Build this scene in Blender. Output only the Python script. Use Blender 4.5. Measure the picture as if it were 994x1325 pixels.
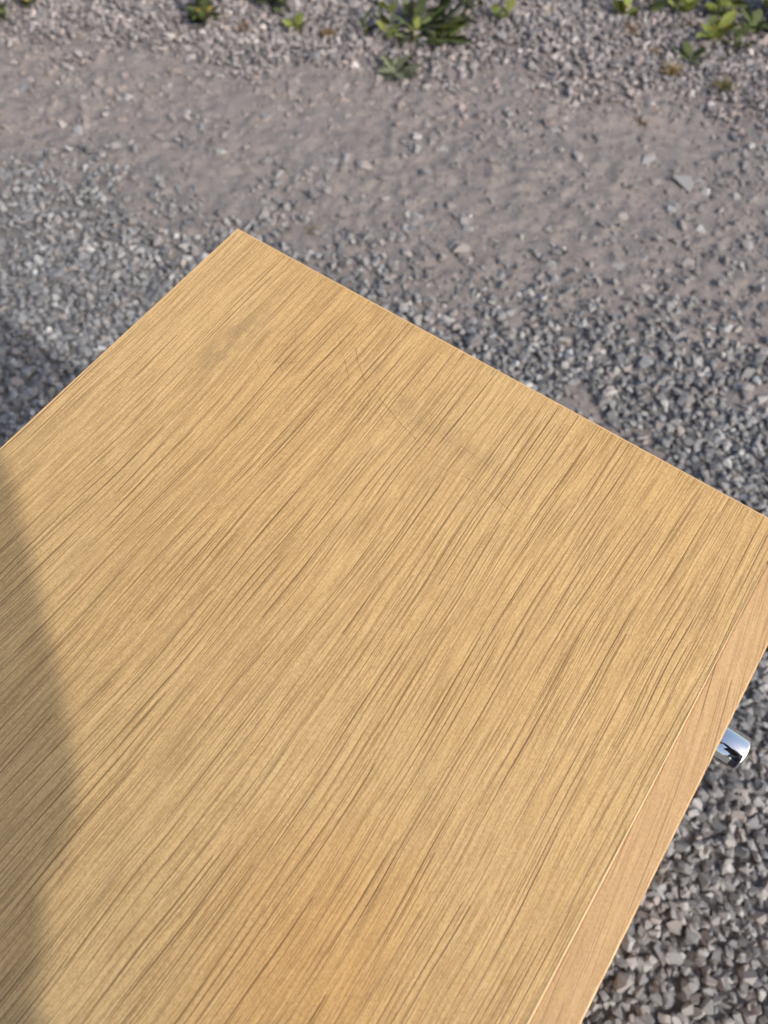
import bpy, bmesh, math, random
import numpy as np
from mathutils import Vector, Matrix, Euler

random.seed(7)
rng = np.random.default_rng(11)
scene = bpy.context.scene
C = scene.collection
R = math.radians
for o in list(bpy.data.objects):
    bpy.data.objects.remove(o)

# ------------------------------------------------------------------ camera
cam_d = bpy.data.cameras.new('camera')
cam = bpy.data.objects.new('camera', cam_d)
C.objects.link(cam)
cam.location = (0, 0, 1.10)
cam.rotation_euler = (R(26.6), 0, 0)
cam_d.sensor_fit = 'VERTICAL'
cam_d.sensor_height = 8.0
cam_d.lens = 8.0 * 995.0 / 1325.0
cam_d.clip_start = 0.01
cam_d.clip_end = 2000
cam_d.dof.use_dof = True
cam_d.dof.focus_distance = 0.47
cam_d.dof.aperture_fstop = 1.7
scene.camera = cam

# ------------------------------------------------------------------ light
SUN_EL = R(38.0)
SX, SY = 0.769, -0.639                       # horizontal direction towards the sun
world = bpy.data.worlds.new('World')
scene.world = world
world.use_nodes = True
wn = world.node_tree
for n in list(wn.nodes):
    wn.nodes.remove(n)
sky = wn.nodes.new('ShaderNodeTexSky')
sky.sky_type = 'NISHITA'
sky.sun_disc = False
sky.sun_elevation = SUN_EL
sky.sun_rotation = math.atan2(SX, SY)
sky.dust_density = 4.6
sky.air_density = 1.3
bg = wn.nodes.new('ShaderNodeBackground')
bg.inputs['Strength'].default_value = 0.15
wo = wn.nodes.new('ShaderNodeOutputWorld')
wn.links.new(sky.outputs[0], bg.inputs[0])
wn.links.new(bg.outputs[0], wo.inputs[0])
sun_d = bpy.data.lights.new('sun', 'SUN')
sun_d.energy = 2.0
sun_d.angle = R(1.0)
sun_d.color = (1.0, 0.965, 0.91)
sun = bpy.data.objects.new('sun', sun_d)
C.objects.link(sun)
sd = Vector((SX * math.cos(SUN_EL), SY * math.cos(SUN_EL), math.sin(SUN_EL)))
sun.rotation_euler = sd.to_track_quat('Z', 'Y').to_euler()
sun.location = sd * 20
scene.view_settings.view_transform = 'Standard'
scene.view_settings.look = 'None'
scene.view_settings.gamma = 1
scene.view_settings.exposure = 0.36
scene.view_settings.use_curve_mapping = False


# ------------------------------------------------------------------ node helpers
class NT:
    def __init__(self, name):
        self.m = bpy.data.materials.new(name)
        self.m.use_nodes = True
        self.t = self.m.node_tree
        self.b = self.t.nodes['Principled BSDF']

    def n(self, typ, **kw):
        nd = self.t.nodes.new(typ)
        for k, v in kw.items():
            setattr(nd, k, v)
        return nd

    def l(self, a, b):
        self.t.links.new(a, b)

    def val(self, sock, v):
        if isinstance(v, bpy.types.NodeSocket):
            self.l(v, sock)
        else:
            sock.default_value = v

    def math(self, op, a, b=None, c=None, clamp=False):
        nd = self.n('ShaderNodeMath', operation=op, use_clamp=clamp)
        self.val(nd.inputs[0], a)
        if b is not None:
            self.val(nd.inputs[1], b)
        if c is not None:
            self.val(nd.inputs[2], c)
        return nd.outputs[0]

    def vmath(self, op, a, b=None):
        nd = self.n('ShaderNodeVectorMath', operation=op)
        self.val(nd.inputs[0], a)
        if b is not None:
            self.val(nd.inputs[3] if op == 'SCALE' else nd.inputs[1], b)
        return nd.outputs['Value'] if op in ('DOT_PRODUCT', 'LENGTH', 'DISTANCE') else nd.outputs[0]

    def noise(self, vec, scale, detail=2, rough=0.5, dist=0.0, color=False):
        nd = self.n('ShaderNodeTexNoise')
        self.l(vec, nd.inputs['Vector'])
        nd.inputs['Scale'].default_value = scale
        nd.inputs['Detail'].default_value = detail
        nd.inputs['Roughness'].default_value = rough
        nd.inputs['Distortion'].default_value = dist
        return nd.outputs['Color'] if color else nd.outputs['Fac']

    def ramp(self, fac, lo, hi, a=0.0, b=1.0):
        nd = self.n('ShaderNodeMapRange', interpolation_type='SMOOTHSTEP')
        self.l(fac, nd.inputs[0])
        nd.inputs[1].default_value = lo
        nd.inputs[2].default_value = hi
        nd.inputs[3].default_value = a
        nd.inputs[4].default_value = b
        return nd.outputs[0]

    def mix(self, fac, a, b, mode='MIX'):
        nd = self.n('ShaderNodeMix', data_type='RGBA', blend_type=mode)
        self.val(nd.inputs[0], fac)
        for s, v in ((nd.inputs[6], a), (nd.inputs[7], b)):
            if isinstance(v, tuple) and len(v) == 3:
                v = v + (1,)
            self.val(s, v)
        return nd.outputs[2]

    def scaled(self, vec, s):
        nd = self.n('ShaderNodeMapping')
        self.l(vec, nd.inputs['Vector'])
        nd.inputs['Scale'].default_value = s
        return nd.outputs[0]


def plain(name, col, rough=0.6, metal=0.0, var=0.15, scale=40):
    k = NT(name)
    tc = k.n('ShaderNodeTexCoord').outputs['Object']
    f = k.noise(tc, scale, 4, 0.6)
    dark = tuple(c * (1 - var) for c in col)
    lite = tuple(min(1, c * (1 + var)) for c in col)
    k.l(k.mix(k.ramp(f, .3, .7), dark, lite), k.b.inputs['Base Color'])
    k.b.inputs['Roughness'].default_value = rough
    k.b.inputs['Metallic'].default_value = metal
    return k.m


# ------------------------------------------------------------------ wood
BC, GC = -0.122, -0.148          # centre of the chest in its own (across, along) frame
G1 = 0.3037                      # right-hand end of the top
G0 = -0.600
B0, BJ, B1 = -0.3478, 0.0837, 0.1040
ZT = 0.68

# scratch strokes on the top, (across, along) in mm in the chest's frame
SCR = []


def wood(name, light, tan, dark, rot=0.0, line=1.0, scratches=False, seed=0.0, gap=1.0, rough=0.42):
    k = NT(name)
    tc = k.n('ShaderNodeTexCoord').outputs['Object']
    mp = k.n('ShaderNodeMapping')
    k.l(tc, mp.inputs['Vector'])
    mp.inputs['Location'].default_value = (seed, seed * 1.7, seed * .3)
    mp.inputs['Rotation'].default_value = (0, 0, rot)
    v = mp.outputs[0]
    # gentle wander of the grain
    w1 = k.noise(k.scaled(v, (1, .35, 1)), 7.0, 2, .5)
    w2 = k.noise(k.scaled(v, (1, .25, 1)), 38.0, 2, .5)
    off = k.math('ADD', k.math('MULTIPLY', k.math('SUBTRACT', w1, .5), .030),
                 k.math('MULTIPLY', k.math('SUBTRACT', w2, .5), .0036))
    cb = k.n('ShaderNodeCombineXYZ')
    k.l(off, cb.inputs[0])
    p = k.vmath('ADD', v, cb.outputs[0])
    # broad bands of early and late wood
    band = k.noise(k.scaled(p, (1, .030, .2)), 55.0, 3, .55)
    band2 = k.noise(k.scaled(p, (1, .022, .2)), 260.0 * gap, 2, .6)
    fibre = k.noise(k.scaled(p, (1, .05, .2)), 620.0, 3, .65)
    speck = k.noise(k.scaled(p, (1, .42, .3)), 900.0, 2, .7)
    patch = k.noise(k.scaled(v, (1, .5, 1)), 6.0, 2, .5)
    col = k.mix(k.math('MULTIPLY', k.ramp(patch, .30, .70), .75), light, tan)
    col = k.mix(k.math('MULTIPLY', k.ramp(band, .35, .68), .24), col, tan)
    col = k.mix(k.math('MULTIPLY', k.ramp(band2, .45, .72), .14), col, dark)
    col = k.mix(k.math('MULTIPLY', k.ramp(fibre, .40, .72), .42), col, dark)
    lite = tuple(min(.95, c * 1.22) for c in light)
    col = k.mix(k.math('MULTIPLY', k.ramp(fibre, .50, .30), .38), col, lite)
    col = k.mix(k.math('MULTIPLY', k.ramp(speck, .52, .80), .40), col, dark)
    col = k.mix(k.math('MULTIPLY', k.ramp(speck, .46, .24), .40), col, lite)
    grit = k.noise(k.scaled(p, (1, .7, .3)), 1100.0, 1, .6)
    col = k.mix(k.math('MULTIPLY', k.ramp(grit, .50, .72), .34), col, dark)
    col = k.mix(k.math('MULTIPLY', k.ramp(grit, .48, .28), .30), col, lite)
    # open pores: discrete dashes, crisp and thin, in three sizes
    def dashes(sx, sy, wd, seed_, lo, hi):
        q_ = k.vmath('MULTIPLY', k.vmath('ADD', p, (seed_, seed_ * 2.3, 0)), (1000 / sx, 1000 / sy, 0))
        vo = k.n('ShaderNodeTexVoronoi', voronoi_dimensions='2D', feature='F1')
        k.l(q_, vo.inputs['Vector'])
        vo.inputs['Scale'].default_value = 1.0
        d_ = k.n('ShaderNodeSeparateXYZ')
        k.l(k.vmath('SUBTRACT', q_, vo.outputs['Position']), d_.inputs[0])
        c_ = k.n('ShaderNodeSeparateXYZ')
        k.l(vo.outputs['Color'], c_.inputs[0])
        taper = k.math('SUBTRACT', 1.0, k.math('POWER', k.math('ABSOLUTE', k.math('MULTIPLY', d_.outputs[1], 1.35)), 2.0), clamp=True)
        half = k.math('MULTIPLY', k.math('MULTIPLY', taper, wd / sx), k.math('ADD', c_.outputs[0], .45))
        e_ = k.math('DIVIDE', k.math('ABSOLUTE', d_.outputs[0]), k.math('ADD', half, 1e-4))
        return k.math('MULTIPLY', k.ramp(e_, 1.35, .45), k.ramp(c_.outputs[1], lo, hi))
    la = dashes(4.4 / gap, 82.0, .36, .313, .0, .75)
    lb = dashes(2.2 / gap, 46.0, .27, .771, .0, .80)
    lc = dashes(1.3 / gap, 26.0, .24, .117, .05, .95)
    vdark = tuple(c * .50 for c in dark)
    col = k.mix(k.math('MULTIPLY', lc, .44 * line), col, vdark)
    col = k.mix(k.math('MULTIPLY', lb, .64 * line), col, vdark)
    col = k.mix(k.math('MULTIPLY', la, .78 * line), col, vdark)
    h = k.math('SUBTRACT', k.math('MULTIPLY', fibre, .35), k.math('ADD', la, k.math('MULTIPLY', lb, .5)))
    if scratches:
        g = scratch_group()
        nz = k.vmath('SCALE', k.vmath('SUBTRACT', k.noise(tc, 45.0, 2, .5, color=True), (.5, .5, .5)), .0016)
        q = k.vmath('ADD', tc, nz)
        q = k.vmath('MULTIPLY', q, (1, 1, 0))
        acc = None
        for (a, b_, wd, st) in SCR:
            nd = k.n('ShaderNodeGroup')
            nd.node_tree = g
            k.l(q, nd.inputs['P'])
            A = np.array([a[0] / 1000 - BC, a[1] / 1000 - GC, 0])
            D = np.array([b_[0] / 1000 - BC, b_[1] / 1000 - GC, 0]) - A
            nd.inputs['A'].default_value = A
            nd.inputs['D'].default_value = D
            nd.inputs['E'].default_value = D / max(D @ D, 1e-9)
            nd.inputs['W'].default_value = wd * 1.2 / 1000
            nd.inputs['S'].default_value = st
            acc = nd.outputs[0] if acc is None else k.math('ADD', acc, nd.outputs[0])
        brk = k.ramp(k.noise(tc, 160.0, 2, .6), .30, .58, .25, 1.0)
        sc = k.math('MULTIPLY', acc, brk, clamp=True)
        col = k.mix(k.math('MULTIPLY', sc, .76), col, (.075, .055, .030))
        # dusty rub marks
        def rub(cx, cy, rx, ry, an, amt, col):
            m2 = k.n('ShaderNodeMapping', vector_type='TEXTURE')
            k.l(tc, m2.inputs['Vector'])
            m2.inputs['Location'].default_value = (cx / 1000 - BC, cy / 1000 - GC, 0)
            m2.inputs['Rotation'].default_value = (0, 0, an)
            m2.inputs['Scale'].default_value = (rx / 1000, ry / 1000, 1)
            d = k.vmath('LENGTH', k.vmath('MULTIPLY', m2.outputs[0], (1, 1, 0)))
            f = k.math('MULTIPLY', k.ramp(d, 1.0, .15), k.ramp(k.noise(k.scaled(p, (1, .16, 1)), 420.0, 3, .7), .34, .62))
            return k.mix(k.math('MULTIPLY', f, amt), col, (.20, .145, .085))
        for args in RUB:
            col = rub(*args, col)
        # a soft redder patch near the front
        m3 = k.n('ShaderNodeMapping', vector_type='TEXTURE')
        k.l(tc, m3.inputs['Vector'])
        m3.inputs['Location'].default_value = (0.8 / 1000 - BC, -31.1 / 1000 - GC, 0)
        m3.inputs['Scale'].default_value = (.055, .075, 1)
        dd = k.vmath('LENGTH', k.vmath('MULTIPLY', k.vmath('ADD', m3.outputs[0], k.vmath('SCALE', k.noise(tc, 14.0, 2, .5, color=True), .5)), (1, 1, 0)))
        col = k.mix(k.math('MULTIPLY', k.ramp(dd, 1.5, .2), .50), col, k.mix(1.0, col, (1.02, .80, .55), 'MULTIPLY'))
        h = k.math('SUBTRACT', h, k.math('MULTIPLY', sc, .6))
    k.l(col, k.b.inputs['Base Color'])
    k.b.inputs['Roughness'].default_value = rough
    k.b.inputs['Specular IOR Level'].default_value = .35
    bp = k.n('ShaderNodeBump')
    bp.inputs['Strength'].default_value = .35
    bp.inputs['Distance'].default_value = .00025
    k.l(h, bp.inputs['Height'])
    k.l(bp.outputs[0], k.b.inputs['Normal'])
    return k.m


_sg = None


def scratch_group():
    global _sg
    if _sg:
        return _sg
    g = bpy.data.node_groups.new('scratch_stroke', 'ShaderNodeTree')
    for nm, ty in (('P', 'NodeSocketVector'), ('A', 'NodeSocketVector'), ('D', 'NodeSocketVector'),
                   ('E', 'NodeSocketVector'), ('W', 'NodeSocketFloat'), ('S', 'NodeSocketFloat')):
        g.interface.new_socket(nm, in_out='INPUT', socket_type=ty)
    g.interface.new_socket('F', in_out='OUTPUT', socket_type='NodeSocketFloat')
    gi = g.nodes.new('NodeGroupInput')
    go = g.nodes.new('NodeGroupOutput')

    def vm(op, a, b):
        n = g.nodes.new('ShaderNodeVectorMath')
        n.operation = op
        g.links.new(a, n.inputs[0])
        g.links.new(b, n.inputs[3] if op == 'SCALE' else n.inputs[1])
        return n
    pa = vm('SUBTRACT', gi.outputs['P'], gi.outputs['A'])
    h = vm('DOT_PRODUCT', pa.outputs[0], gi.outputs['E'])
    cl = g.nodes.new('ShaderNodeClamp')
    g.links.new(h.outputs['Value'], cl.inputs[0])
    sc = vm('SCALE', gi.outputs['D'], cl.outputs[0])
    df = vm('SUBTRACT', pa.outputs[0], sc.outputs[0])
    ln = g.nodes.new('ShaderNodeVectorMath')
    ln.operation = 'LENGTH'
    g.links.new(df.outputs[0], ln.inputs[0])
    mr = g.nodes.new('ShaderNodeMapRange')
    g.links.new(ln.outputs['Value'], mr.inputs[0])
    mr.inputs[1].default_value = 0
    g.links.new(gi.outputs['W'], mr.inputs[2])
    g.links.new(gi.outputs['S'], mr.inputs[3])
    mr.inputs[4].default_value = 0
    g.links.new(mr.outputs[0], go.inputs[0])
    _sg = g
    return g


# strokes were measured on the top in mm; see the table below
SCR += [
    ((-257.9, 216.6), (-247.2, 207.6), 0.3, 0.80),
    ((-246.3, 224.7), (-236.5, 218.2), 0.3, 0.80),
    ((-242.1, 223.7), (-232.6, 233.5), 0.35, 0.60),
    ((-252.4, 252.9), (-242.7, 238.4), 0.3, 0.60),
    ((-208.6, 251.2), (-196.6, 239.3), 0.32, 0.90),
    ((-210.0, 264.7), (-201.7, 256.0), 0.3, 0.70),
    ((-198.6, 253.5), (-176.8, 235.6), 0.34, 1.00),
    ((-286.2, 230.8), (-272.6, 232.9), 0.3, 0.60),
    ((-268.4, 258.5), (-261.4, 258.3), 0.3, 0.40),
    ((-261.2, 220.6), (-259.7, 229.7), 0.3, 0.45),
    ((-209.2, 263.6), (-196.3, 250.4), 0.3, 0.70),
    ((-172.9, 239.8), (-149.2, 230.6), 0.34, 0.85),
    ((-149.2, 230.6), (-134.4, 226.6), 0.34, 0.85),
    ((-134.4, 226.6), (-119.4, 224.5), 0.3, 0.75),
    ((-119.4, 224.5), (-111.3, 224.6), 0.3, 0.50),
    ((-114.7, 217.4), (-87.5, 221.6), 0.28, 0.55),
    ((-87.5, 221.6), (-67.4, 219.1), 0.3, 0.70),
    ((-67.4, 219.1), (-59.0, 217.2), 0.3, 0.85),
    ((-59.0, 217.2), (-50.4, 217.4), 0.28, 0.60),
    ((-107.0, 238.8), (-91.5, 237.2), 0.28, 0.65),
    ((-91.5, 237.2), (-80.8, 236.5), 0.28, 0.60),
    ((-80.8, 236.5), (-65.1, 236.6), 0.26, 0.50),
    ((-99.3, 238.6), (-90.5, 233.7), 0.25, 0.50),
    ((-116.8, 250.5), (-106.7, 250.4), 0.25, 0.40),
    ((-186.2, 255.9), (-175.7, 245.5), 0.28, 0.60),
    ((-139.5, 236.0), (-121.6, 234.2), 0.25, 0.50),
    ((-139.1, 239.9), (-100.1, 235.3), 0.22, 0.40),
    ((-167.4, 249.8), (-134.6, 246.7), 0.22, 0.35),
    ((-153.8, 248.0), (-111.8, 248.2), 0.22, 0.30),
    ((-152.8, 237.6), (-127.7, 222.8), 0.25, 0.40),
    ((-128.1, 236.8), (-83.5, 240.0), 0.22, 0.35),
    ((-96.4, 224.1), (-82.5, 216.4), 0.22, 0.40),
    ((-221.8, 262.9), (-207.0, 249.1), 0.28, 0.60),
    ((-226.7, 267.7), (-212.3, 251.8), 0.25, 0.50),
    ((-255.3, 218.4), (-234.0, 230.2), 0.24, 0.45),
    ((-298.0, 221.7), (-279.1, 240.8), 0.25, 0.35),
    ((-242.8, 135.0), (-221.8, 171.0), 0.22, 0.20),
    ((-157.3, 234.9), (-147.3, 250.4), 0.22, 0.43),
    ((-133.6, 251.4), (-118.8, 239.0), 0.22, 0.34),
    ((-142.4, 249.4), (-121.6, 243.6), 0.22, 0.37),
    ((-179.0, 240.9), (-157.8, 244.7), 0.22, 0.41),
    ((-164.6, 251.7), (-151.0, 241.3), 0.22, 0.40),
    ((-131.4, 221.5), (-122.7, 221.6), 0.22, 0.32),
]
RUB = [(-281.5, 219.1, 50, 19, 1.5, 0.46), (-146.6, 241.9, 30, 9, -0.35, 0.34), (-111.1, 238.0, 30, 14, -0.2, 0.34), (-83.5, 240.0, 26, 10, -0.3, 0.25), (-192.9, 259.0, 16, 9, 0.0, 0.25)]

LIGHT = (.63, .428, .196)
TAN = (.575, .355, .143)
DARK = (.33, .188, .070)
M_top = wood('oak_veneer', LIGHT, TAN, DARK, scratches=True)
M_edge = wood('oak_edging', (.60, .39, .19), (.56, .345, .162), (.40, .235, .11), rot=R(-7), line=.75, seed=3.1, gap=.62)
M_side = wood('oak_side', LIGHT, TAN, DARK, seed=6.3)
M_bead = plain('highlight_bead', (.80, .58, .31), .45, var=.06)  # highlight on the joint painted as a pale tone
M_band = plain('pale_edge_band', (.66, .42, .19), .45, var=.08)
M_dark = plain('dark_void', (.03, .025, .02), .8)


def chrome_mat():
    k = NT('polished_chrome')
    tc = k.n('ShaderNodeTexCoord').outputs['Object']
    k.l(k.mix(k.noise(tc, 200, 2), (.90, .91, .93), (.95, .96, .97)), k.b.inputs['Base Color'])
    k.b.inputs['Metallic'].default_value = 1
    k.l(k.ramp(k.noise(tc, 90, 3), .3, .7, .02, .06), k.b.inputs['Roughness'])
    return k.m


M_chrome = chrome_mat()


# ------------------------------------------------------------------ object helpers
def tag(o, label=None, cat=None, group=None, kind=None):
    if label: o['label'] = label
    if cat: o['category'] = cat
    if group: o['group'] = group
    if kind: o['kind'] = kind
    return o


def link(name, me, parent=None):
    o = bpy.data.objects.new(name, me)
    C.objects.link(o)
    if parent:
        o.parent = parent
    return o


def from_bm(name, bm, mat, parent=None, smooth=False):
    bmesh.ops.recalc_face_normals(bm, faces=bm.faces)
    me = bpy.data.meshes.new(name)
    bm.to_mesh(me)
    bm.free()
    if mat:
        me.materials.append(mat)
    if smooth:
        for p in me.polygons:
            p.use_smooth = True
    return link(name, me, parent)


def empty(name, loc, rz=0):
    o = bpy.data.objects.new(name, None)
    o.empty_display_size = .05
    C.objects.link(o)
    o.location = loc
    o.rotation_euler = (0, 0, rz)
    return o


def box(bm, x0, x1, y0, y1, z0, z1, bev=0.0, seg=2):
    r = bmesh.ops.create_cube(bm, size=1)
    vs = r['verts']
    for v in vs:
        v.co = Vector(((x0 + x1) / 2 + v.co.x * (x1 - x0), (y0 + y1) / 2 + v.co.y * (y1 - y0),
                       (z0 + z1) / 2 + v.co.z * (z1 - z0)))
    if bev:
        es = list({e for v in vs for e in v.link_edges})
        bmesh.ops.bevel(bm, geom=es, offset=bev, segments=seg, profile=.5, affect='EDGES')


def cbox(name, b0, b1, g0, g1, z0, z1, mat, parent, bev=.0008):
    bm = bmesh.new()
    box(bm, b0 - BC, b1 - BC, g0 - GC, g1 - GC, z0, z1, bev)
    return from_bm(name, bm, mat, parent)


# ------------------------------------------------------------------ value noise for the terrain
def vnoise(x, y, s, seed):
    r = np.random.default_rng(seed).random((256, 256))
    X, Y = x / s + 1000, y / s + 1000
    xi, yi = np.floor(X).astype(int), np.floor(Y).astype(int)
    fx, fy = X - xi, Y - yi
    fx, fy = fx * fx * (3 - 2 * fx), fy * fy * (3 - 2 * fy)
    a = r[xi % 256, yi % 256]; b = r[(xi + 1) % 256, yi % 256]
    c = r[xi % 256, (yi + 1) % 256]; d = r[(xi + 1) % 256, (yi + 1) % 256]
    return (a * (1 - fx) + b * fx) * (1 - fy) + (c * (1 - fx) + d * fx) * fy


# borders between the gravel by the chest, the dusty track and the stony verge (world metres)
NEAR = np.array([(-9, 1.20), (-1.074, 1.227), (-.772, 1.253), (-.541, 1.271), (-.298, 1.164), (-.099, 1.073), (.033, .988),
                 (.176, .984), (.318, .969), (.496, .924), (.692, .897), (.979, .88), (9, .80)])
FAR = np.array([(-9, 1.85), (-1.345, 1.804), (-.892, 1.79), (-.438, 1.747), (-.346, 1.704), (-.03, 1.685), (.215, 1.685),
                (.351, 1.641), (.52, 1.614), (.65, 1.577), (.828, 1.506), (1.23, 1.432), (9, 1.2)])


def gravel_amount(x, y):
    """0 on the bare dusty track, 1 in full gravel."""
    wob = (vnoise(x, y, .16, 3) - .5) * .16 + (vnoise(x, y, .05, 4) - .5) * .16 + (vnoise(x, y, .022, 5) - .5) * .14
    yn = np.interp(x, NEAR[:, 0], NEAR[:, 1])
    yf = np.interp(x, FAR[:, 0], FAR[:, 1])
    a = np.clip((yn - y + wob) / .32 + .5, 0, 1)
    c = np.clip((y - yf + wob * .8) / .18 + .5, 0, 1)
    bare = np.clip((vnoise(x, y, .11, 8) - .70) / .12, 0, 1) * np.clip((y - .55) / .2, 0, 1) * np.clip((x + .05) / .15, 0, 1)
    return np.maximum(a * (1 - .75 * bare), c)


def height(x, y):
    ga = gravel_amount(x, y)
    h = (vnoise(x, y, .35, 20) - .5) * .010 + (vnoise(x, y, .09, 21) - .5) * .0025
    h += (vnoise(x, y, .035, 22) - .5) * .0030 + (vnoise(x, y, .012, 23) - .5) * .0056
    lump = np.clip((vnoise(x, y, .017, 24) - .62) / .3, 0, 1) * .006 * np.clip((vnoise(x, y, .13, 25) - .3) / .4, 0, 1)
    h += lump * (1 - ga)
    return h - ga * .004


# ------------------------------------------------------------------ ground
def axis(lo, hi, step, far):
    core = np.arange(lo, hi + 1e-6, step)
    out = []
    d = step * 2
    p = hi
    while p < far:
        p += d; d *= 1.6
        out.append(p)
    left = []
    d = step * 2
    p = lo
    while p > -far:
        p -= d; d *= 1.6
        left.append(p)
    return np.concatenate([np.array(left[::-1]), core, np.array(out)])


def ground_mat():
    k = NT('dusty_ground')
    tc = k.n('ShaderNodeTexCoord').outputs['Object']
    at = k.n('ShaderNodeAttribute', attribute_name='gravel').outputs['Fac']
    a = k.noise(tc, 9, 4, .6)
    b = k.noise(tc, 60, 4, .65)
    c = k.noise(tc, 420, 3, .7)
    dust = k.mix(k.ramp(a, .3, .7), (.282, .240, .224), (.236, .214, .206))
    b2 = k.noise(tc, 26, 3, .6)
    dust = k.mix(k.math('MULTIPLY', k.ramp(b2, .42, .66), .7), dust, (.150, .144, .143))
    dust = k.mix(k.math('MULTIPLY', k.ramp(b, .48, .72), .6), dust, (.165, .155, .152))
    dust = k.mix(k.math('MULTIPLY', k.ramp(b, .42, .22), .45), dust, (.34, .305, .29))
    dust = k.mix(k.math('MULTIPLY', k.ramp(c, .48, .70), .65), dust, (.095, .092, .092))
    dust = k.mix(k.math('MULTIPLY', k.ramp(c, .44, .20), .4), dust, (.42, .39, .38))
    bed = k.mix(k.ramp(c, .35, .7), (.19, .183, .180), (.11, .108, .108))
    k.l(k.mix(k.ramp(at, .35, 1.0), dust, bed), k.b.inputs['Base Color'])
    k.b.inputs['Roughness'].default_value = .95
    k.b.inputs['Specular IOR Level'].default_value = .15
    bp = k.n('ShaderNodeBump')
    bp.inputs['Strength'].default_value = .6
    bp.inputs['Distance'].default_value = .004
    k.l(k.math('ADD', k.math('MULTIPLY', b, .7), k.math('MULTIPLY', c, .5)), bp.inputs['Height'])
    k.l(bp.outputs[0], k.b.inputs['Normal'])
    return k.m


xs = axis(-1.45, 1.45, .0075, 300)
ys = axis(-.60, 2.30, .0075, 300)
X, Y = np.meshgrid(xs, ys, indexing='ij')
GA = gravel_amount(X, Y)
Z = height(X, Y)
near_w = np.clip(1 - (np.maximum(np.abs(X) - 1.6, np.abs(Y - .9) - 1.6)) / 1.0, 0, 1)
Z = Z * near_w
nx, ny = X.shape
verts = np.stack([X, Y, Z], -1).reshape(-1, 3)
idx = np.arange(nx * ny).reshape(nx, ny)
quads = np.stack([idx[:-1, :-1], idx[1:, :-1], idx[1:, 1:], idx[:-1, 1:]], -1).reshape(-1, 4)


def np_mesh(name, verts, faces):
    me = bpy.data.meshes.new(name)
    me.vertices.add(len(verts))
    me.vertices.foreach_set('co', np.ascontiguousarray(verts, dtype=np.float32).ravel())
    n = faces.shape[1]
    me.loops.add(faces.size)
    me.loops.foreach_set('vertex_index', np.ascontiguousarray(faces, dtype=np.int32).ravel())
    me.polygons.add(len(faces))
    me.polygons.foreach_set('loop_start', np.arange(len(faces), dtype=np.int32) * n)
    me.update(calc_edges=True)
    me.validate()
    me.polygons.foreach_set('use_smooth', np.zeros(len(me.polygons), dtype=bool))
    return me


gme = np_mesh('ground', verts, quads)
at_ = gme.attributes.new('gravel', 'FLOAT', 'POINT')
at_.data.foreach_set('value', GA.astype(np.float32).ravel())
gme.polygons.foreach_set('use_smooth', np.ones(len(quads), dtype=bool))
gme.materials.append(ground_mat())
ground = link('ground', gme)
ground['kind'] = 'structure'


# ------------------------------------------------------------------ stones
def stone_mat(name, attr):
    k = NT(name)
    if attr:
        col = k.n('ShaderNodeAttribute', attribute_name='tone').outputs['Color']
    else:
        rnd = k.n('ShaderNodeObjectInfo').outputs['Random']
        cr = k.n('ShaderNodeValToRGB')
        k.l(rnd, cr.inputs[0])
        e = cr.color_ramp.elements
        e[0].position, e[0].color = 0, (.16, .162, .17, 1)
        e[1].position, e[1].color = 1, (.37, .366, .362, 1)
        for p_, c_ in ((.25, (.215, .217, .225, 1)), (.5, (.26, .258, .258, 1)), (.62, (.285, .26, .25, 1)), (.8, (.31, .31, .313, 1))):
            x = e.new(p_); x.color = c_
        col = cr.outputs[0]
    tc = k.n('ShaderNodeTexCoord').outputs['Object']
    f = k.noise(tc, 260, 4, .7)
    col = k.mix(k.math('MULTIPLY', k.ramp(f, .35, .7), .55), col, k.mix(1.0, col, (.62, .62, .63), 'MULTIPLY'))
    k.l(col, k.b.inputs['Base Color'])
    k.b.inputs['Roughness'].default_value = .85
    k.b.inputs['Specular IOR Level'].default_value = .25
    return k.m


M_stone = stone_mat('stone_grey', False)
M_grav = stone_mat('gravel_grey', True)


def rock_shape(seed, npts=15):
    r = np.random.default_rng(seed)
    el = np.array([1.0, r.uniform(.58, .95), r.uniform(.38, .70)])
    p = r.normal(size=(npts, 3))
    p /= np.linalg.norm(p, axis=1)[:, None]
    p *= el * r.uniform(.88, 1.08, (npts, 1))
    bm = bmesh.new()
    for q in p:
        bm.verts.new(q)
    bmesh.ops.convex_hull(bm, input=bm.verts)
    loose = [v for v in bm.verts if not v.link_faces]
    bmesh.ops.delete(bm, geom=loose, context='VERTS')
    bmesh.ops.triangulate(bm, faces=bm.faces)
    bmesh.ops.recalc_face_normals(bm, faces=bm.faces)
    bm.verts.ensure_lookup_table(); bm.verts.index_update()
    v = np.array([tuple(x.co) for x in bm.verts])
    f = np.array([[q.index for q in t.verts] for t in bm.faces])
    bm.free()
    return v, f


SHAPES = [rock_shape(100 + i, 10 + i % 5) for i in range(20)]


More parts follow.
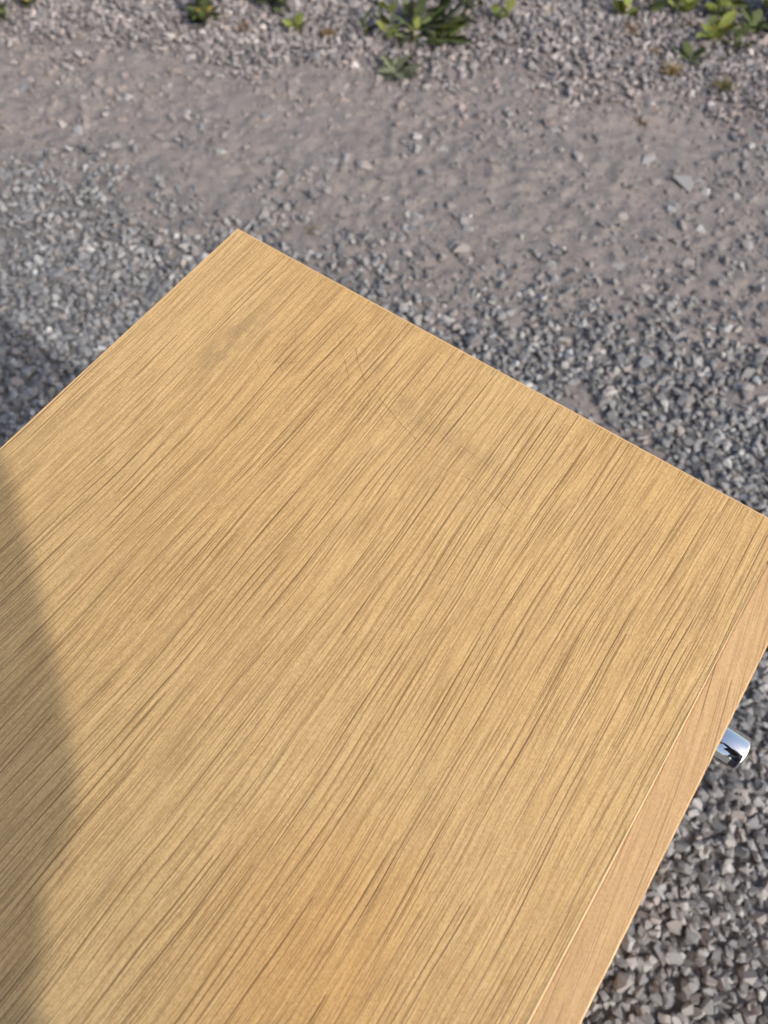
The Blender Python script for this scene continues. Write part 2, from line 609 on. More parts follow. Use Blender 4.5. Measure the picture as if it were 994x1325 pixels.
def rand_rot(n):
    q = rng.normal(size=(n, 4))
    # mostly lying flat: spin about z, modest tilt
    yaw = rng.uniform(0, 2 * np.pi, n); t1 = rng.normal(0, .45, n); t2 = rng.normal(0, .45, n)
    cz, sz, cx, sx, cy, sy = np.cos(yaw), np.sin(yaw), np.cos(t1), np.sin(t1), np.cos(t2), np.sin(t2)
    Rz = np.zeros((n, 3, 3)); Rx = Rz.copy(); Ry = Rz.copy()
    Rz[:, 0, 0] = cz; Rz[:, 0, 1] = -sz; Rz[:, 1, 0] = sz; Rz[:, 1, 1] = cz; Rz[:, 2, 2] = 1
    Rx[:, 0, 0] = 1; Rx[:, 1, 1] = cx; Rx[:, 1, 2] = -sx; Rx[:, 2, 1] = sx; Rx[:, 2, 2] = cx
    Ry[:, 1, 1] = 1; Ry[:, 0, 0] = cy; Ry[:, 0, 2] = sy; Ry[:, 2, 0] = -sy; Ry[:, 2, 2] = cy
    return Rz @ Rx @ Ry


def scatter(x0, x1, y0, y1, step):
    gx, gy = np.meshgrid(np.arange(x0, x1, step), np.arange(y0, y1, step), indexing='ij')
    p = np.stack([gx.ravel(), gy.ravel()], 1)
    return p + rng.uniform(-.5, .5, p.shape) * step


g_dir = np.array([math.sin(R(35.1)), math.cos(R(35.1))])
b_dir = np.array([g_dir[1], -g_dir[0]])

P, S, K = [], [], []
# gravel proper
for step, smin, smax, lift in ((.0105, .0052, .0100, .0), (.0150, .0060, .0108, .005)):
    p = scatter(-1.5, 1.5, -.7, 2.45, step)
    ga = gravel_amount(p[:, 0], p[:, 1])
    keep = rng.random(len(p)) < ga ** 1.3
    p = p[keep]
    s = smin + (smax - smin) * rng.random(len(p)) ** 2.0
    big = rng.random(len(p)) < .03
    s[big] *= rng.uniform(1.2, 1.7, big.sum())
    P.append(p); S.append(s); K.append(np.full(len(p), lift))
# stones bedded in the track
p = scatter(-1.5, 1.5, .7, 2.0, .0135)
ga = gravel_amount(p[:, 0], p[:, 1])
cl = vnoise(p[:, 0], p[:, 1], .12, 40) * .7 + .3 * vnoise(p[:, 0], p[:, 1], .04, 41)
keep = (rng.random(len(p)) < np.clip((cl - .20) * 1.35, .14, .8)) & (ga < .6)
p = p[keep]
s = .0030 + .0115 * rng.random(len(p)) ** 1.8
P.append(p); S.append(s); K.append(-s * rng.uniform(.25, .68, len(s)))
TRACK0 = sum(len(q) for q in P[:-1])
# fine chips everywhere on the track
p = scatter(-1.5, 1.5, .7, 2.0, .009)
ga = gravel_amount(p[:, 0], p[:, 1])
p = p[(rng.random(len(p)) < .50) & (ga < .7)]
s = .0014 + .0028 * rng.random(len(p)) ** 2
P.append(p); S.append(s); K.append(-s * .2)
on_track = np.arange(sum(len(q) for q in P)) >= TRACK0
P = np.concatenate(P); S = np.concatenate(S) * 1.13; K = np.concatenate(K)
bb, gg = P @ b_dir, P @ g_dir
inside = (bb > B0 + .03) & (bb < B1 - .04) & (gg > G0 + .02) & (gg < G1 - .03)
P, S, K, on_track = P[~inside], S[~inside], K[~inside], on_track[~inside]
N = len(P)
# tones
base = rng.choice(6, N, p=[.20, .30, .22, .12, .12, .04])
pal = np.array([(.165, .167, .175), (.235, .237, .244), (.285, .285, .287), (.310, .283, .272), (.345, .345, .349), (.47, .468, .465)])
tone = pal[base] * rng.uniform(.78, 1.08, (N, 1))
tone[on_track] = tone[on_track] * .45 + np.array([.235, .213, .205]) * .50
verge = (P[:, 1] > 1.45)
tone[verge] = tone[verge] * np.array([1.13, 1.05, 1.03])
Zs = height(P[:, 0], P[:, 1]) + K + S * .30
rot = rand_rot(N)
shape = rng.integers(0, len(SHAPES), N)

# which stones show largest: projected size, in frame, not behind the chest
cp = R(63.4)
fw = np.array([0, math.cos(cp), -math.sin(cp)]); up = np.array([0, math.sin(cp), math.cos(cp)])
rel = np.concatenate([P, Zs[:, None]], 1) - np.array([0, 0, 1.10])
dz = rel @ fw
u, v_ = rel[:, 0] / dz, (rel @ up) / dz
infr = (np.abs(u) < .4995) & (np.abs(v_) < .666)
# where the line of sight crosses the level of the chest top
t = .42 / -rel[:, 2]
hb, hg = (rel[:, :2] * t[:, None]) @ b_dir, (rel[:, :2] * t[:, None]) @ g_dir
hid = (hb > B0 - .004) & (hb < B1 + .004) & (hg < G1 + .004)
score = np.where(infr & ~hid, S / dz, 0)
pick = np.argsort(-score)[:280]
rest = np.ones(N, bool); rest[pick] = False

vs_all, fs_all, tn_all = [], [], []
base_i = 0
for si, (sv, sf) in enumerate(SHAPES):
    m = np.where(rest & (shape == si))[0]
    if not len(m):
        continue
    w = np.einsum('nij,vj->nvi', rot[m], sv) * S[m][:, None, None]
    w += np.concatenate([P[m], Zs[m][:, None]], 1)[:, None, :]
    nv = len(sv)
    vs_all.append(w.reshape(-1, 3))
    fs_all.append((sf[None] + (np.arange(len(m)) * nv)[:, None, None]).reshape(-1, 3) + base_i)
    tn_all.append(np.repeat(tone[m], nv, 0))
    base_i += nv * len(m)
vs_all = np.concatenate(vs_all); fs_all = np.concatenate(fs_all); tn_all = np.concatenate(tn_all)
grm = np_mesh('gravel', vs_all, fs_all)
ca = grm.attributes.new('tone', 'FLOAT_COLOR', 'POINT')
ca.data.foreach_set('color', np.concatenate([tn_all, np.ones((len(tn_all), 1))], 1).astype(np.float32).ravel())
grm.materials.append(M_grav)
gravel = link('gravel', grm, ground)
gravel['kind'] = 'stuff'

stone_me = []
for sv, sf in SHAPES:
    me = np_mesh('stone', sv, sf)
    me.materials.append(M_stone)
    stone_me.append(me)
for i in pick:
    o = link('stone', stone_me[shape[i]], ground)
    M = Matrix([list(r_) for r_ in rot[i]]).to_4x4()
    o.matrix_local = Matrix.Translation((P[i][0], P[i][1], Zs[i])) @ M @ Matrix.Scale(S[i], 4)
# a few bigger stones bedded in the track
BIG = [(-.564, 1.413, .017, 3), (.606, 1.293, .028, 5), (.49, 1.588, .021, 7), (.494, .812, .019, 2), (-.253, 1.498, .014, 8),
       (-.043, 1.349, .020, 9), (.551, 1.373, .019, 11), (-.53, 1.349, .014, 4), (-.704, 1.384, .012, 6), (-.25, 1.769, .019, 10),
       (-.417, 1.408, .013, 1), (.30, 1.46, .016, 12), (.16, 1.20, .014, 13), (.70, 1.12, .016, 14), (-.80, 1.60, .019, 15)]
for j, (x, y, s, k) in enumerate(BIG):
    o = link('stone', stone_me[k], ground)
    z = float(height(np.array([x]), np.array([y]))[0])
    o.location = (x, y, z + s * .10)
    o.scale = (s, s, s * .7)
    o.rotation_euler = (random.uniform(-.15, .15), random.uniform(-.15, .15), random.uniform(0, 6.28))

# ------------------------------------------------------------------ chest of drawers
chest = empty('chest_of_drawers', (BC * b_dir[0] + GC * g_dir[0], BC * b_dir[1] + GC * g_dir[1], 0), R(-35.1))
tag(chest, 'oak veneered chest with scratched top and chrome knob standing on gravel', 'chest of drawers')
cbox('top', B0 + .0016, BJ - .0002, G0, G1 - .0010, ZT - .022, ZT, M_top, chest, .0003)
cbox('front_edging', BJ + .0002, B1, G0, G1 - .0010, ZT - .022, ZT - .0001, M_edge, chest, .0011)
cbox('side_edge_band', B0, B0 + .0016, G0, G1 - .0010, ZT - .022, ZT - .0002, M_band, chest, .0006)
cbox('side_edge_band', B0, B1, G1 - .0010, G1, ZT - .022, ZT - .0002, M_band, chest, .0004)
bm = bmesh.new()                                                  # joint bead, arris highlight put into its pale colour, thinner towards the far end
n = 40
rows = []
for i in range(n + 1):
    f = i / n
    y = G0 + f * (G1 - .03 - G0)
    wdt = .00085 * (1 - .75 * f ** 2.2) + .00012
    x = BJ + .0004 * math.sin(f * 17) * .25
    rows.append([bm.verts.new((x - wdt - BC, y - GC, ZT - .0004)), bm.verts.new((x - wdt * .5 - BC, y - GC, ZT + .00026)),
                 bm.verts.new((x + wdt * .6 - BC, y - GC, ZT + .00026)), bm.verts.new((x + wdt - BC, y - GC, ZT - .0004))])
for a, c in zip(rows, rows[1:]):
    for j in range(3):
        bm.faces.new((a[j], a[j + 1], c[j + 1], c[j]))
from_bm('joint_highlight_bead', bm, M_bead, chest)
cbox('side_panel', B0 + .006, B1 - .024, G1 - .026, G1 - .006, .0, ZT - .0222, M_side, chest)
cbox('side_panel', B0 + .006, B1 - .024, G0 + .006, G0 + .026, .0, ZT - .0222, M_side, chest)
cbox('back_panel', B0 + .008, B0 + .014, G0 + .027, G1 - .027, .03, ZT - .0222, M_side, chest, 0)
cbox('plinth', B1 - .05, B1 - .034, G0 + .027, G1 - .027, .0, .06, M_side, chest)
cbox('carcass', B0 + .015, B1 - .03, G0 + .027, G1 - .027, .062, ZT - .024, M_dark, chest, 0)


def knob(bk, gk, zk, parent):
    """polished cylinder with a softly rounded end, pointing out from the drawer"""
    prof = [(.0, .0), (.0080, .0), (.0080, .0035), (.0107, .0040), (.0112, .0048), (.0112, .0252), (.0109, .0264), (.0102, .0272),
            (.0088, .0276), (.0, .0277)]
    bm = bmesh.new()
    n = 40
    rings = []
    for r_, d in prof:
        if r_ == 0:
            rings.append([bm.verts.new((bk + d - BC, gk - GC, zk))])
        else:
            rings.append([bm.verts.new((bk + d - BC, gk - GC + r_ * math.cos(2 * math.pi * i / n), zk + r_ * math.sin(2 * math.pi * i / n)))
                          for i in range(n)])
    for a, c in zip(rings, rings[1:]):
        for i in range(n):
            if len(a) == 1:
                bm.faces.new((a[0], c[(i + 1) % n], c[i]))
            elif len(c) == 1:
                bm.faces.new((a[i], a[(i + 1) % n], c[0]))
            else:
                bm.faces.new((a[i], a[(i + 1) % n], c[(i + 1) % n], c[i]))
    return from_bm('knob', bm, M_chrome, parent, True)


zs = [(.458, .655), (.260, .455), (.064, .257)]
for z0, z1 in zs:
    d = cbox('drawer_front', B1 - .0225, B1 - .003, G0 + .004, G1 - .004, z0, z1, M_edge, chest, .001)
    zk = ZT - .045 if z1 > .6 else z1 - .03
    knob(B1 - .003, .181, zk, d)
    knob(B1 - .003, -.477, zk, d)

# ------------------------------------------------------------------ plants
def leaf_mat(name, a, b_, trans=.25):
    k = NT(name)
    tc = k.n('ShaderNodeTexCoord').outputs['Object']
    rnd = k.n('ShaderNodeObjectInfo').outputs['Random']
    f = k.noise(tc, 120, 3, .6)
    k.l(k.mix(k.math('ADD', k.math('MULTIPLY', f, .7), k.math('MULTIPLY', rnd, .35), clamp=True), a, b_), k.b.inputs['Base Color'])
    k.b.inputs['Roughness'].default_value = .55
    k.b.inputs['Subsurface Weight'].default_value = 0
    k.b.inputs['Transmission Weight'].default_value = 0
    return k.m


M_gr = leaf_mat('leaf_grey_green', (.135, .155, .085), (.20, .22, .135))
M_dk = leaf_mat('leaf_dark_green', (.085, .115, .038), (.15, .18, .065))
M_yl = leaf_mat('leaf_lime_green', (.17, .215, .040), (.27, .30, .07))
M_fl = leaf_mat('flower_yellow', (.50, .40, .06), (.62, .46, .09))
M_dry = leaf_mat('dry_straw', (.26, .185, .085), (.38, .29, .15))
M_brn = leaf_mat('dry_brown', (.16, .09, .035), (.27, .17, .075))
M_red = leaf_mat('twig_red_brown', (.13, .065, .055), (.19, .10, .085))


def leaf_mesh(L, W, curl=.4, lobed=False, fold=.25, n=8):
    bm = bmesh.new()
    rows = []
    for i in range(n + 1):
        f = i / n
        w = W * (math.sin(math.pi * min(1, f * .92 + .06)) ** .8)
        if lobed:
            w *= 1 + .38 * math.cos(f * n * math.pi)
        a = curl * f
        x = L * f
        z = L * (math.sin(a) * .55 * f - .35 * curl * f * f * f)
        rows.append((bm.verts.new((x, -w, z + fold * w)), bm.verts.new((x, 0, z)), bm.verts.new((x, w, z + fold * w))))
    for a, c in zip(rows, rows[1:]):
        for j in range(2):
            bm.faces.new((a[j], a[j + 1], c[j + 1], c[j]))
    # real thickness
    r = bmesh.ops.solidify(bm, geom=bm.faces[:], thickness=.0004)
    return bm


def gz(x, y):
    return float(height(np.array([x]), np.array([y]))[0])


def mesh_of(bm, mat, name='leaf'):
    me = bpy.data.meshes.new(name)
    bmesh.ops.recalc_face_normals(bm, faces=bm.faces)
    bm.to_mesh(me); bm.free()
    me.materials.append(mat)
    for p_ in me.polygons:
        p_.use_smooth = True
    return me


def leaf(parent, me, loc, yaw, pitch, s=1.0, name='leaf'):
    o = link(name, me, parent)
    o.location = loc
    o.rotation_euler = Euler((random.uniform(-.35, .35), -pitch, yaw), 'XYZ')
    o.scale = (s, s * random.uniform(.85, 1.15), s)
    return o


def tube(bm, pts, r0, r1, n=6):
    rings = []
    for i, p_ in enumerate(pts):
        f = i / (len(pts) - 1)
        r_ = r0 + (r1 - r0) * f
        p_ = Vector(p_)
        d = (Vector(pts[min(i + 1, len(pts) - 1)]) - Vector(pts[max(i - 1, 0)])).normalized()
        a = d.orthogonal().normalized(); c = d.cross(a)
        rings.append([bm.verts.new(p_ + a * r_ * math.cos(6.2832 * j / n) + c * r_ * math.sin(6.2832 * j / n)) for j in range(n)])
    for a, c in zip(rings, rings[1:]):
        for j in range(n):
            bm.faces.new((a[j], a[(j + 1) % n], c[(j + 1) % n], c[j]))
    bm.faces.new(rings[0][::-1]); bm.faces.new(rings[-1])


# big leafy weed at the verge
LM_long = mesh_of(leaf_mesh(.075, .0095, .55, True), M_dk)
LM_grey = mesh_of(leaf_mesh(.060, .0115, .35, True), M_gr)
LM_lime = mesh_of(leaf_mesh(.032, .0085, .5), M_yl)
LM_small = mesh_of(leaf_mesh(.024, .0070, .4), M_yl)
LM_dkS = mesh_of(leaf_mesh(.026, .0065, .4), M_dk)
LM_fl = mesh_of(leaf_mesh(.012, .0052, .3), M_fl)

wx, wy = .075, 1.80
weed = empty('weed_plant', (wx, wy, gz(wx, wy)))
weed.scale = (1.4, 1.3, 1.15)
tag(weed, 'large leafy green weed with bright lime shoots at the top edge of the track', 'weed', 'weeds growing in the stony verge')
for yaw, pit, s, me in ((.05, .15, 1.25, LM_long), (-.30, .12, 1.35, LM_long), (.45, .35, 1.1, LM_grey), (-.55, .15, 1.1, LM_grey), (.25, .5, 1.0, LM_long),
                        (3.0, .4, .85, LM_long), (3.5, .3, .9, LM_grey), (2.4, .5, .9, LM_long), (-1.1, .2, .9, LM_long), (-1.9, .2, .7, LM_grey),
                        (1.3, .5, 1.1, LM_long), (1.8, .6, 1.0, LM_grey), (.9, .4, 1.2, LM_long), (-.12, .25, 1.5, LM_grey), (-.45, .05, 1.5, LM_long)):
    leaf(weed, me, (random.uniform(-.012, .016), random.uniform(-.012, .012), .004), yaw, pit, s * 1.0)
for q_ in range(40):
    me = (LM_small, LM_dkS, LM_grey, LM_lime, LM_dkS)[q_ % 5]
    a_ = random.uniform(-.9, .7) if q_ % 3 else random.uniform(0, 6.28)
    d_ = random.uniform(.005, .075) if q_ % 3 else random.uniform(.0, .055)
    leaf(weed, me, (math.cos(a_) * d_, math.sin(a_) * d_, random.uniform(.004, .022)), a_ + random.uniform(-.9, .9), random.uniform(.05, .7), random.uniform(.5, .95))
for sx_, sy_, hh, n_, me in ((-.045, -.005, .075, 7, LM_lime), (-.062, .012, .045, 5, LM_dkS), (-.050, -.022, .030, 3, LM_lime), (-.005, -.03, .03, 3, LM_small), (-.085, -.004, .03, 4, LM_dkS)):
    bm = bmesh.new()
    tube(bm, [(sx_, sy_, 0), (sx_ + .002, sy_ + .002, hh * .5), (sx_ - .001, sy_ + .004, hh)], .0014, .0008)
    from_bm('stem', bm, M_dk, weed)
    for i in range(n_):
        f = (i + 1) / n_
        leaf(weed, me, (sx_, sy_ + .003 * f, hh * f), i * 2.4, .5, .75)
bm = bmesh.new()
tube(bm, [(-.022, -.012, .004), (-.020, -.020, .02), (-.019, -.028, .03)], .0022, .0016)
from_bm('pale_stem', bm, plain('pale_stem', (.34, .34, .29), .7), weed)

rx, ry = .023, 1.655
ros = empty('weed_plant', (rx, ry, gz(rx, ry)))
tag(ros, 'flat grey green rosette weed lying on the bare dust below the big weed', 'weed', 'weeds growing in the stony verge')
for i in range(9):
    leaf(ros, LM_grey, (.003, 0, .003), i * .698 + .1, .12 + .1 * (i % 2), random.uniform(.75, 1.1))

# small sprigs: position, kind, label
def sprig(x, y, h_, n_, mesh, label, stem_m, spread=.012, flowers=0, nst=2):
    e = empty('weed_sprig', (x, y, gz(x, y)))
    e.scale = (1.3, 1.3, 1.1)
    tag(e, label, 'weed', 'weeds growing in the stony verge')
    bm = bmesh.new()
    tips = []
    for q in range(nst):
        dx, dy = random.uniform(-spread, spread), random.uniform(-spread, spread)
        pts = [(dx * .3, dy * .3, -.002), (dx * .7, dy * .7, h_ * .5), (dx, dy, h_ * random.uniform(.8, 1.1))]
        tube(bm, pts, .0011, .0006, 5)
        tips.append(pts)
    from_bm('stem', bm, stem_m, e)
    for i in range(n_):
        pts = tips[i % nst]
        f = (i + 1.0) / n_
        p_ = Vector(pts[0]).lerp(Vector(pts[2]), f)
        leaf(e, mesh, p_, i * 2.4 + random.random(), random.uniform(.1, .7), random.uniform(.9, 1.5))
    for i in range(flowers):
        p_ = Vector(tips[i % nst][2]) + Vector((random.uniform(-.006, .006), random.uniform(-.006, .006), random.uniform(-.008, .004)))
        leaf(e, LM_fl, p_, random.uniform(0, 6.28), random.uniform(.1, .8), random.uniform(.8, 1.3), 'flower')
    return e


SPR = [
    (-.42, 1.850, .050, 26, LM_dkS, 'dark green weed topped with yellow flowers left of the big weed', M_dk, .030, 7, 4),
    (-.848, 1.895, .030, 5, LM_dkS, 'yellow flowered sprig in the top left corner of the verge', M_dk, .012, 4, 2),
    (-.263, 1.915, .035, 22, LM_dkS, 'low dark green weed cut by the top edge, left of the big weed', M_dk, .045, 0, 4),
    (-.204, 1.810, .022, 5, LM_small, 'tiny lime sprig beside the brown dry tuft', M_yl, .008, 1, 2),
    (.280, 1.858, .024, 5, LM_small, 'tiny lime sprig alone in gravel right of the big weed', M_yl, .008, 0, 2),
    (.570, 1.855, .030, 4, LM_small, 'thin yellow tipped sprig behind the rusty dry tuft', M_yl, .008, 2, 2),
    (.631, 1.875, .050, 7, LM_dkS, 'upright dark green stem with narrow leaves near the top edge', M_dk, .010, 0, 2),
    (.797, 1.868, .040, 9, LM_lime, 'bright lime leafy weed under the red brown twig', M_yl, .014, 1, 3),
    (.755, 1.765, .034, 9, LM_lime, 'lime weed with a yellow flower just above the olive tuft', M_yl, .016, 3, 3),
    (.810, 1.752, .028, 8, LM_dkS, 'compact mid green weed right of the lime weed', M_gr, .010, 0, 3),
    (.905, 1.872, .048, 12, LM_lime, 'tall lime green weed cut by the right edge at the top', M_yl, .018, 0, 3),
    (.858, 1.805, .030, 8, LM_dkS, 'small dark green weed below the tall one at the right edge', M_dk, .014, 0, 3),
    (-.905, 1.850, .022, 8, LM_dkS, 'low grey green weed at the left edge of the verge', M_gr, .020, 0, 3),
    (.200, 1.900, .030, 10, LM_dkS, 'grey green weed right behind the big leafy weed', M_gr, .026, 0, 3),
    (.930, 1.800, .034, 10, LM_lime, 'broad lime weed at the right edge below the tall lime weed', M_yl, .020, 0, 3),
    (.690, 1.880, .030, 9, LM_lime, 'yellow green weed left of the red brown twig', M_yl, .018, 2, 3),
    (.695, 1.700, .018, 4, LM_dkS, 'single pale green seedling right of the straw tuft', M_gr, .006, 0, 1),
]
for a in SPR:
    sprig(*a)


def tuft(x, y, r_, h_, n_, mat, label, name='dry_grass_tuft'):
    bm = bmesh.new()
    for i in range(n_):
        a = random.uniform(0, 6.283); rr = r_ * random.random() ** .6
        bx, by = math.cos(a) * rr * .5, math.sin(a) * rr * .5
        l = h_ * random.uniform(.5, 1.1)
        ex, ey = math.cos(a) * rr * 1.3, math.sin(a) * rr * 1.3
        tube(bm, [(bx * .5, by * .5, -.002), (bx, by, l * .55), (ex, ey, l * random.uniform(.6, 1))], .0007, .0003, 3)
    o = from_bm(name, bm, mat)
    o.location = (x, y, gz(x, y))
    tag(o, label, 'grass tuft', 'dry tufts in the stony verge')
    return o


TUFT = [
    (-.322, 1.804, .020, .022, 120, M_brn, 'orange brown dry tuft right of the yellow flowered weed'),
    (-.129, 1.787, .018, .022, 130, M_brn, 'dark brown dry tuft left of the big weed'),
    (.575, 1.798, .022, .020, 90, M_brn, 'rusty dry tuft among pale stones below a thin sprig'),
    (.710, 1.822, .018, .020, 80, M_brn, 'reddish dry tuft left of the bright lime weed'),
    (.642, 1.649, .024, .030, 150, M_dry, 'straw coloured dry grass tuft at the edge of the track'),
    (.752, 1.604, .024, .024, 150, leaf_mat('dry_olive', (.15, .13, .045), (.26, .23, .10)), 'olive dry grass tuft farthest into the track on the right'),
    (.619, 1.724, .014, .016, 50, M_dry, 'small yellowish tuft between stones above the straw tuft'),
    (.552, 1.488, .016, .010, 60, M_brn, 'flat brown tuft alone on the dusty track'),
    (-.139, 1.168, .016, .008, 40, leaf_mat('dry_moss', (.17, .15, .08), (.25, .22, .12)), 'faint olive tuft in the gravel just beyond the chest corner'),
    (.384, 1.872, .014, .014, 50, M_fl, 'small orange yellow tuft near the top edge right of the big weed'),
]
for a in TUFT:
    tuft(*a)
# yellow bits in the first tuft
for i in range(6):
    pass
bm = bmesh.new()
tube(bm, [(-.062, .028, .004), (-.03, .012, .009), (.0, .0, .010), (.035, -.012, .009), (.06, -.027, .003)], .0030, .0020, 7)
tube(bm, [(.0, .0, .010), (.018, .010, .013), (.034, .016, .012)], .0014, .0008, 5)
tw = from_bm('twig', bm, M_red, None, True)
tw.location = (.80, 1.915, gz(.80, 1.915) + .004)
tag(tw, 'red brown twig lying across the stones at the top right', 'twig')

# dead stalks and leaf litter between the verge stones
bm = bmesh.new()
for i in range(420):
    x, y = random.uniform(-1.3, 1.3), random.uniform(1.55, 2.3)
    if gravel_amount(np.array([x]), np.array([y]))[0] < .8 or random.random() > .35 + .65 * max(0, min(1, (x + .1) / .6)):
        continue
    a, l = random.uniform(0, 6.283), random.uniform(.008, .028)
    z = gz(x, y) + .008
    dx, dy = math.cos(a) * l, math.sin(a) * l
    tube(bm, [(x, y, z - .003), (x + dx * .5 + random.uniform(-.003, .003), y + dy * .5, z + random.uniform(.002, .010)), (x + dx, y + dy, z + random.uniform(-.003, .008))],
         random.uniform(.0006, .0013), .0004, 3)
lit = from_bm('plant_litter', bm, leaf_mat('litter_olive', (.13, .125, .05), (.27, .21, .11)), ground)
lit['kind'] = 'stuff'

# ------------------------------------------------------------------ the photographer, whose shadow falls on the chest
FV, RV = np.array([-.77, .64, 0]), np.array([.64, .77, 0])


def W(f, r_, z):
    q = FV * f + RV * r_
    return (q[0], q[1], z)


def skin(name, verts, edges, radii, mat, parent, root=0, sub=2):
    me = bpy.data.meshes.new(name)
    me.from_pydata([tuple(v) for v in verts], edges, [])
    o = link(name, me)
    o.modifiers.new('skin', 'SKIN').use_smooth_shade = True
    s = o.modifiers.new('sub', 'SUBSURF')
    s.levels = s.render_levels = sub
    for i, r_ in enumerate(radii):
        sv = me.skin_vertices[0].data[i]
        sv.radius = r_ if isinstance(r_, tuple) else (r_, r_)
        sv.use_root = (i == root)
    dg = bpy.context.evaluated_depsgraph_get()
    ev = o.evaluated_get(dg)
    nm = bpy.data.meshes.new_from_object(ev)
    o.modifiers.clear()
    o.data = nm
    bpy.data.meshes.remove(me)
    nm.materials.clear(); nm.materials.append(mat)
    for p_ in nm.polygons:
        p_.use_smooth = True
    if parent:
        o.parent = parent
    return o


M_skin = plain('skin', (.50, .30, .22), .5, var=.06)
M_jkt = plain('navy_cloth', (.030, .034, .050), .85)
M_jean = plain('denim', (.06, .08, .13), .85)
M_shoe = plain('shoe_black', (.02, .02, .02), .6)
M_hair = plain('hair_brown', (.05, .03, .018), .6)
M_phone = plain('phone_black', (.015, .015, .018), .25)
F0, R0 = -.43, -.28
person = empty('person', W(F0, R0, 0))
tag(person, 'standing person in dark jacket and jeans holding a phone over the chest', 'person')
base_ = np.array(W(F0, R0, 0))


def L(f, r_, z):
    """point in the person's own frame"""
    return tuple(np.array(W(f, r_, z)) - base_)


V = [L(F0, R0, .95), L(F0 + .02, R0, 1.17), L(F0 + .05, R0, 1.30), L(F0 + .07, R0, 1.42), L(F0 + .10, R0, 1.50), L(F0 + .13, R0, 1.57), L(F0 + .15, R0, 1.66),
     L(F0 + .05, R0 + .17, 1.38), L(-.372, -.120, 1.108), L(-.10, .022, 1.09),
     L(F0 + .05, R0 - .17, 1.38), L(F0 - .02, R0 - .24, 1.12), L(F0 + .06, R0 - .25, .88),
     L(F0, R0 + .09, .88), L(F0 + .02, R0 + .10, .48), L(F0 - .02, R0 + .10, .09), L(F0 + .12, R0 + .12, .035),
     L(F0, R0 - .09, .88), L(F0 + .02, R0 - .10, .48), L(F0 - .02, R0 - .10, .09), L(F0 + .12, R0 - .12, .035)]
E = [(0, 1), (1, 2), (2, 3), (3, 4), (4, 5), (5, 6), (2, 7), (7, 8), (8, 9), (2, 10), (10, 11), (11, 12),
     (0, 13), (13, 14), (14, 15), (15, 16), (0, 17), (17, 18), (18, 19), (19, 20)]
RD = [.12, .11, .12, .07, .055, .08, .085, .055, .042, .027, .055, .042, .027, .075, .052, .038, .03, .075, .052, .038, .03]
skin('body', V, E, RD, M_skin, person)
skin('jacket', [V[i] for i in (0, 1, 2, 3, 7, 8, 9, 10, 11, 12)] + [L(F0 + .03, R0 + .085, 1.10), L(F0 + .04, R0 + .115, 1.15)],  # last two points bulge the side, added to fill its shadow
     [(0, 1), (1, 2), (2, 3), (2, 4), (4, 5), (5, 6), (2, 7), (7, 8), (8, 9), (1, 10), (10, 11)],
     [.08, .20, .20, .085, .085, .062, .050, .075, .058, .045, .105, .085], M_jkt, person)
# rippled ball added by the elbow to fill out the cast shadow
bm = bmesh.new()
bmesh.ops.create_uvsphere(bm, u_segments=28, v_segments=18, radius=.092, matrix=Matrix.Translation(L(-.35, -.180, 1.13)))
for v in bm.verts:
    v.co += v.normal * .004 * math.sin(v.co.z * 160 + v.co.x * 60)
from_bm('elbow_shadow_filler', bm, M_jkt, person, True)
skin('trousers', [V[i] for i in (0, 13, 14, 15, 17, 18, 19)], [(0, 1), (1, 2), (2, 3), (0, 4), (4, 5), (5, 6)],
     [.115, .080, .068, .055, .080, .068, .055], M_jean, person)
for s_ in (1, -1):
    skin('shoe', [L(F0 - .07, R0 + s_ * .10, .04), L(F0 + .03, R0 + s_ * .105, .045), L(F0 + .18, R0 + s_ * .12, .035)], [(0, 1), (1, 2)],
         [.042, .045, .036], M_shoe, person)
skin('hair', [L(F0 + .07, R0, 1.60), L(F0 + .09, R0, 1.69), L(F0 + .15, R0, 1.735), L(F0 + .19, R0, 1.72)], [(0, 1), (1, 2), (2, 3)],
     [.07, .092, .075, .05], M_hair, person)
# face
bm = bmesh.new()
tube(bm, [L(F0 + .225, R0, 1.655), L(F0 + .25, R0, 1.62), L(F0 + .225, R0, 1.605)], .010, .014, 8)
from_bm('nose', bm, M_skin, person, True)
for s_ in (1, -1):
    bm = bmesh.new()
    bmesh.ops.create_uvsphere(bm, u_segments=12, v_segments=8, radius=.013, matrix=Matrix.Translation(L(F0 + .215, R0 + s_ * .034, 1.655)))
    from_bm('eye', bm, plain('eye_white', (.6, .6, .6), .2), person, True)
# hand round the phone: palm and five fingers, right hand
cam_fw = Vector((0, math.cos(cp), -math.sin(cp)))
cam_up = Vector((0, math.sin(cp), math.cos(cp)))
CP = Vector((0, 0, 1.10))


def Hc(r_, u_, d):
    """near the phone: right, up the phone, in front of its back"""
    q = CP + Vector((1, 0, 0)) * r_ + cam_up * u_ + cam_fw * d
    return tuple(np.array(q) - base_)


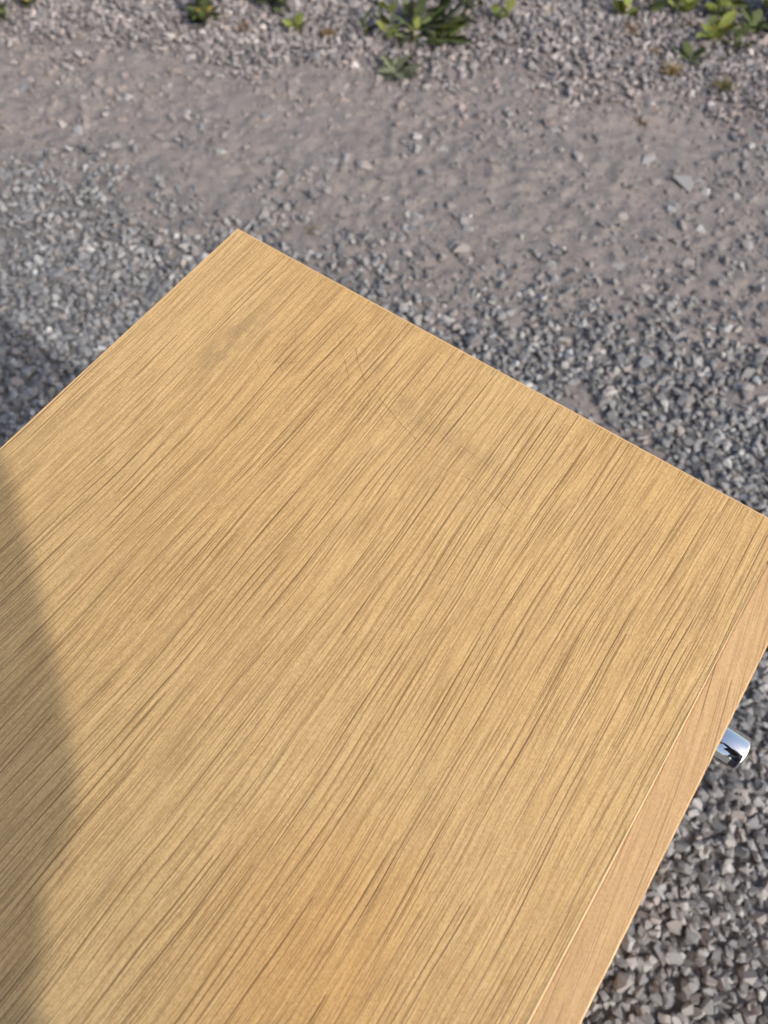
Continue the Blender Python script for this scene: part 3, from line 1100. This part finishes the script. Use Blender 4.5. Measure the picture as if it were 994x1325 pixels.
wr = V[9]
HV = [wr, Hc(.030, -.095, -.020), Hc(.036, -.070, -.012),
      Hc(.050, -.070, .000), Hc(.034, -.066, .014), Hc(.012, -.064, .012),
      Hc(.052, -.088, .000), Hc(.036, -.086, .014), Hc(.014, -.084, .012),
      Hc(.050, -.106, .000), Hc(.034, -.104, .014), Hc(.016, -.102, .012),
      Hc(.046, -.122, .000), Hc(.032, -.120, .012), Hc(.020, -.118, .011),
      Hc(.020, -.080, -.024), Hc(.002, -.062, -.024), Hc(-.012, -.050, -.021)]
HE = [(0, 1), (1, 2), (2, 3), (3, 4), (4, 5), (1, 6), (6, 7), (7, 8), (1, 9), (9, 10), (10, 11), (1, 12), (12, 13), (13, 14), (1, 15), (15, 16), (16, 17)]
skin('hand', HV, HE, [.026, .024, .014, .0095, .009, .0075, .0095, .009, .0075, .0095, .009, .0075, .0085, .008, .0065, .012, .010, .008], M_skin, person)
lw = V[12]
LV = [lw, L(F0 + .08, R0 - .25, .80)]
LE = [(0, 1)]
LR = [.027, .030]
for q, (df, ln) in enumerate(((.045, .085), (.022, .095), (.0, .09), (-.02, .07))):
    i0 = len(LV)
    LV += [L(F0 + .08 + df, R0 - .25, .765), L(F0 + .085 + df, R0 - .245, .765 - ln * .5), L(F0 + .09 + df, R0 - .232, .765 - ln)]
    LE += [(1, i0), (i0, i0 + 1), (i0 + 1, i0 + 2)]
    LR += [.0095, .009, .0075]
i0 = len(LV)
LV += [L(F0 + .125, R0 - .24, .81), L(F0 + .135, R0 - .235, .77)]
LE += [(1, i0), (i0, i0 + 1)]
LR += [.011, .009]
skin('hand', LV, LE, LR, M_skin, person)
# the phone itself, just behind the lens
bm = bmesh.new()
box(bm, -.036, .036, -.135, .012, .0035, .0115, .003, 3)
ph = from_bm('phone', bm, M_phone)
ph.matrix_world = Matrix.Translation(CP) @ Euler((R(26.6), 0, 0)).to_matrix().to_4x4()
bm = bmesh.new()
box(bm, -.033, .033, -.130, .008, .0114, .0118, 0)
from_bm('screen', bm, plain('phone_screen', (.02, .02, .025), .1), ph)
tag(ph, 'black phone held upright over the chest top in one hand', 'phone')
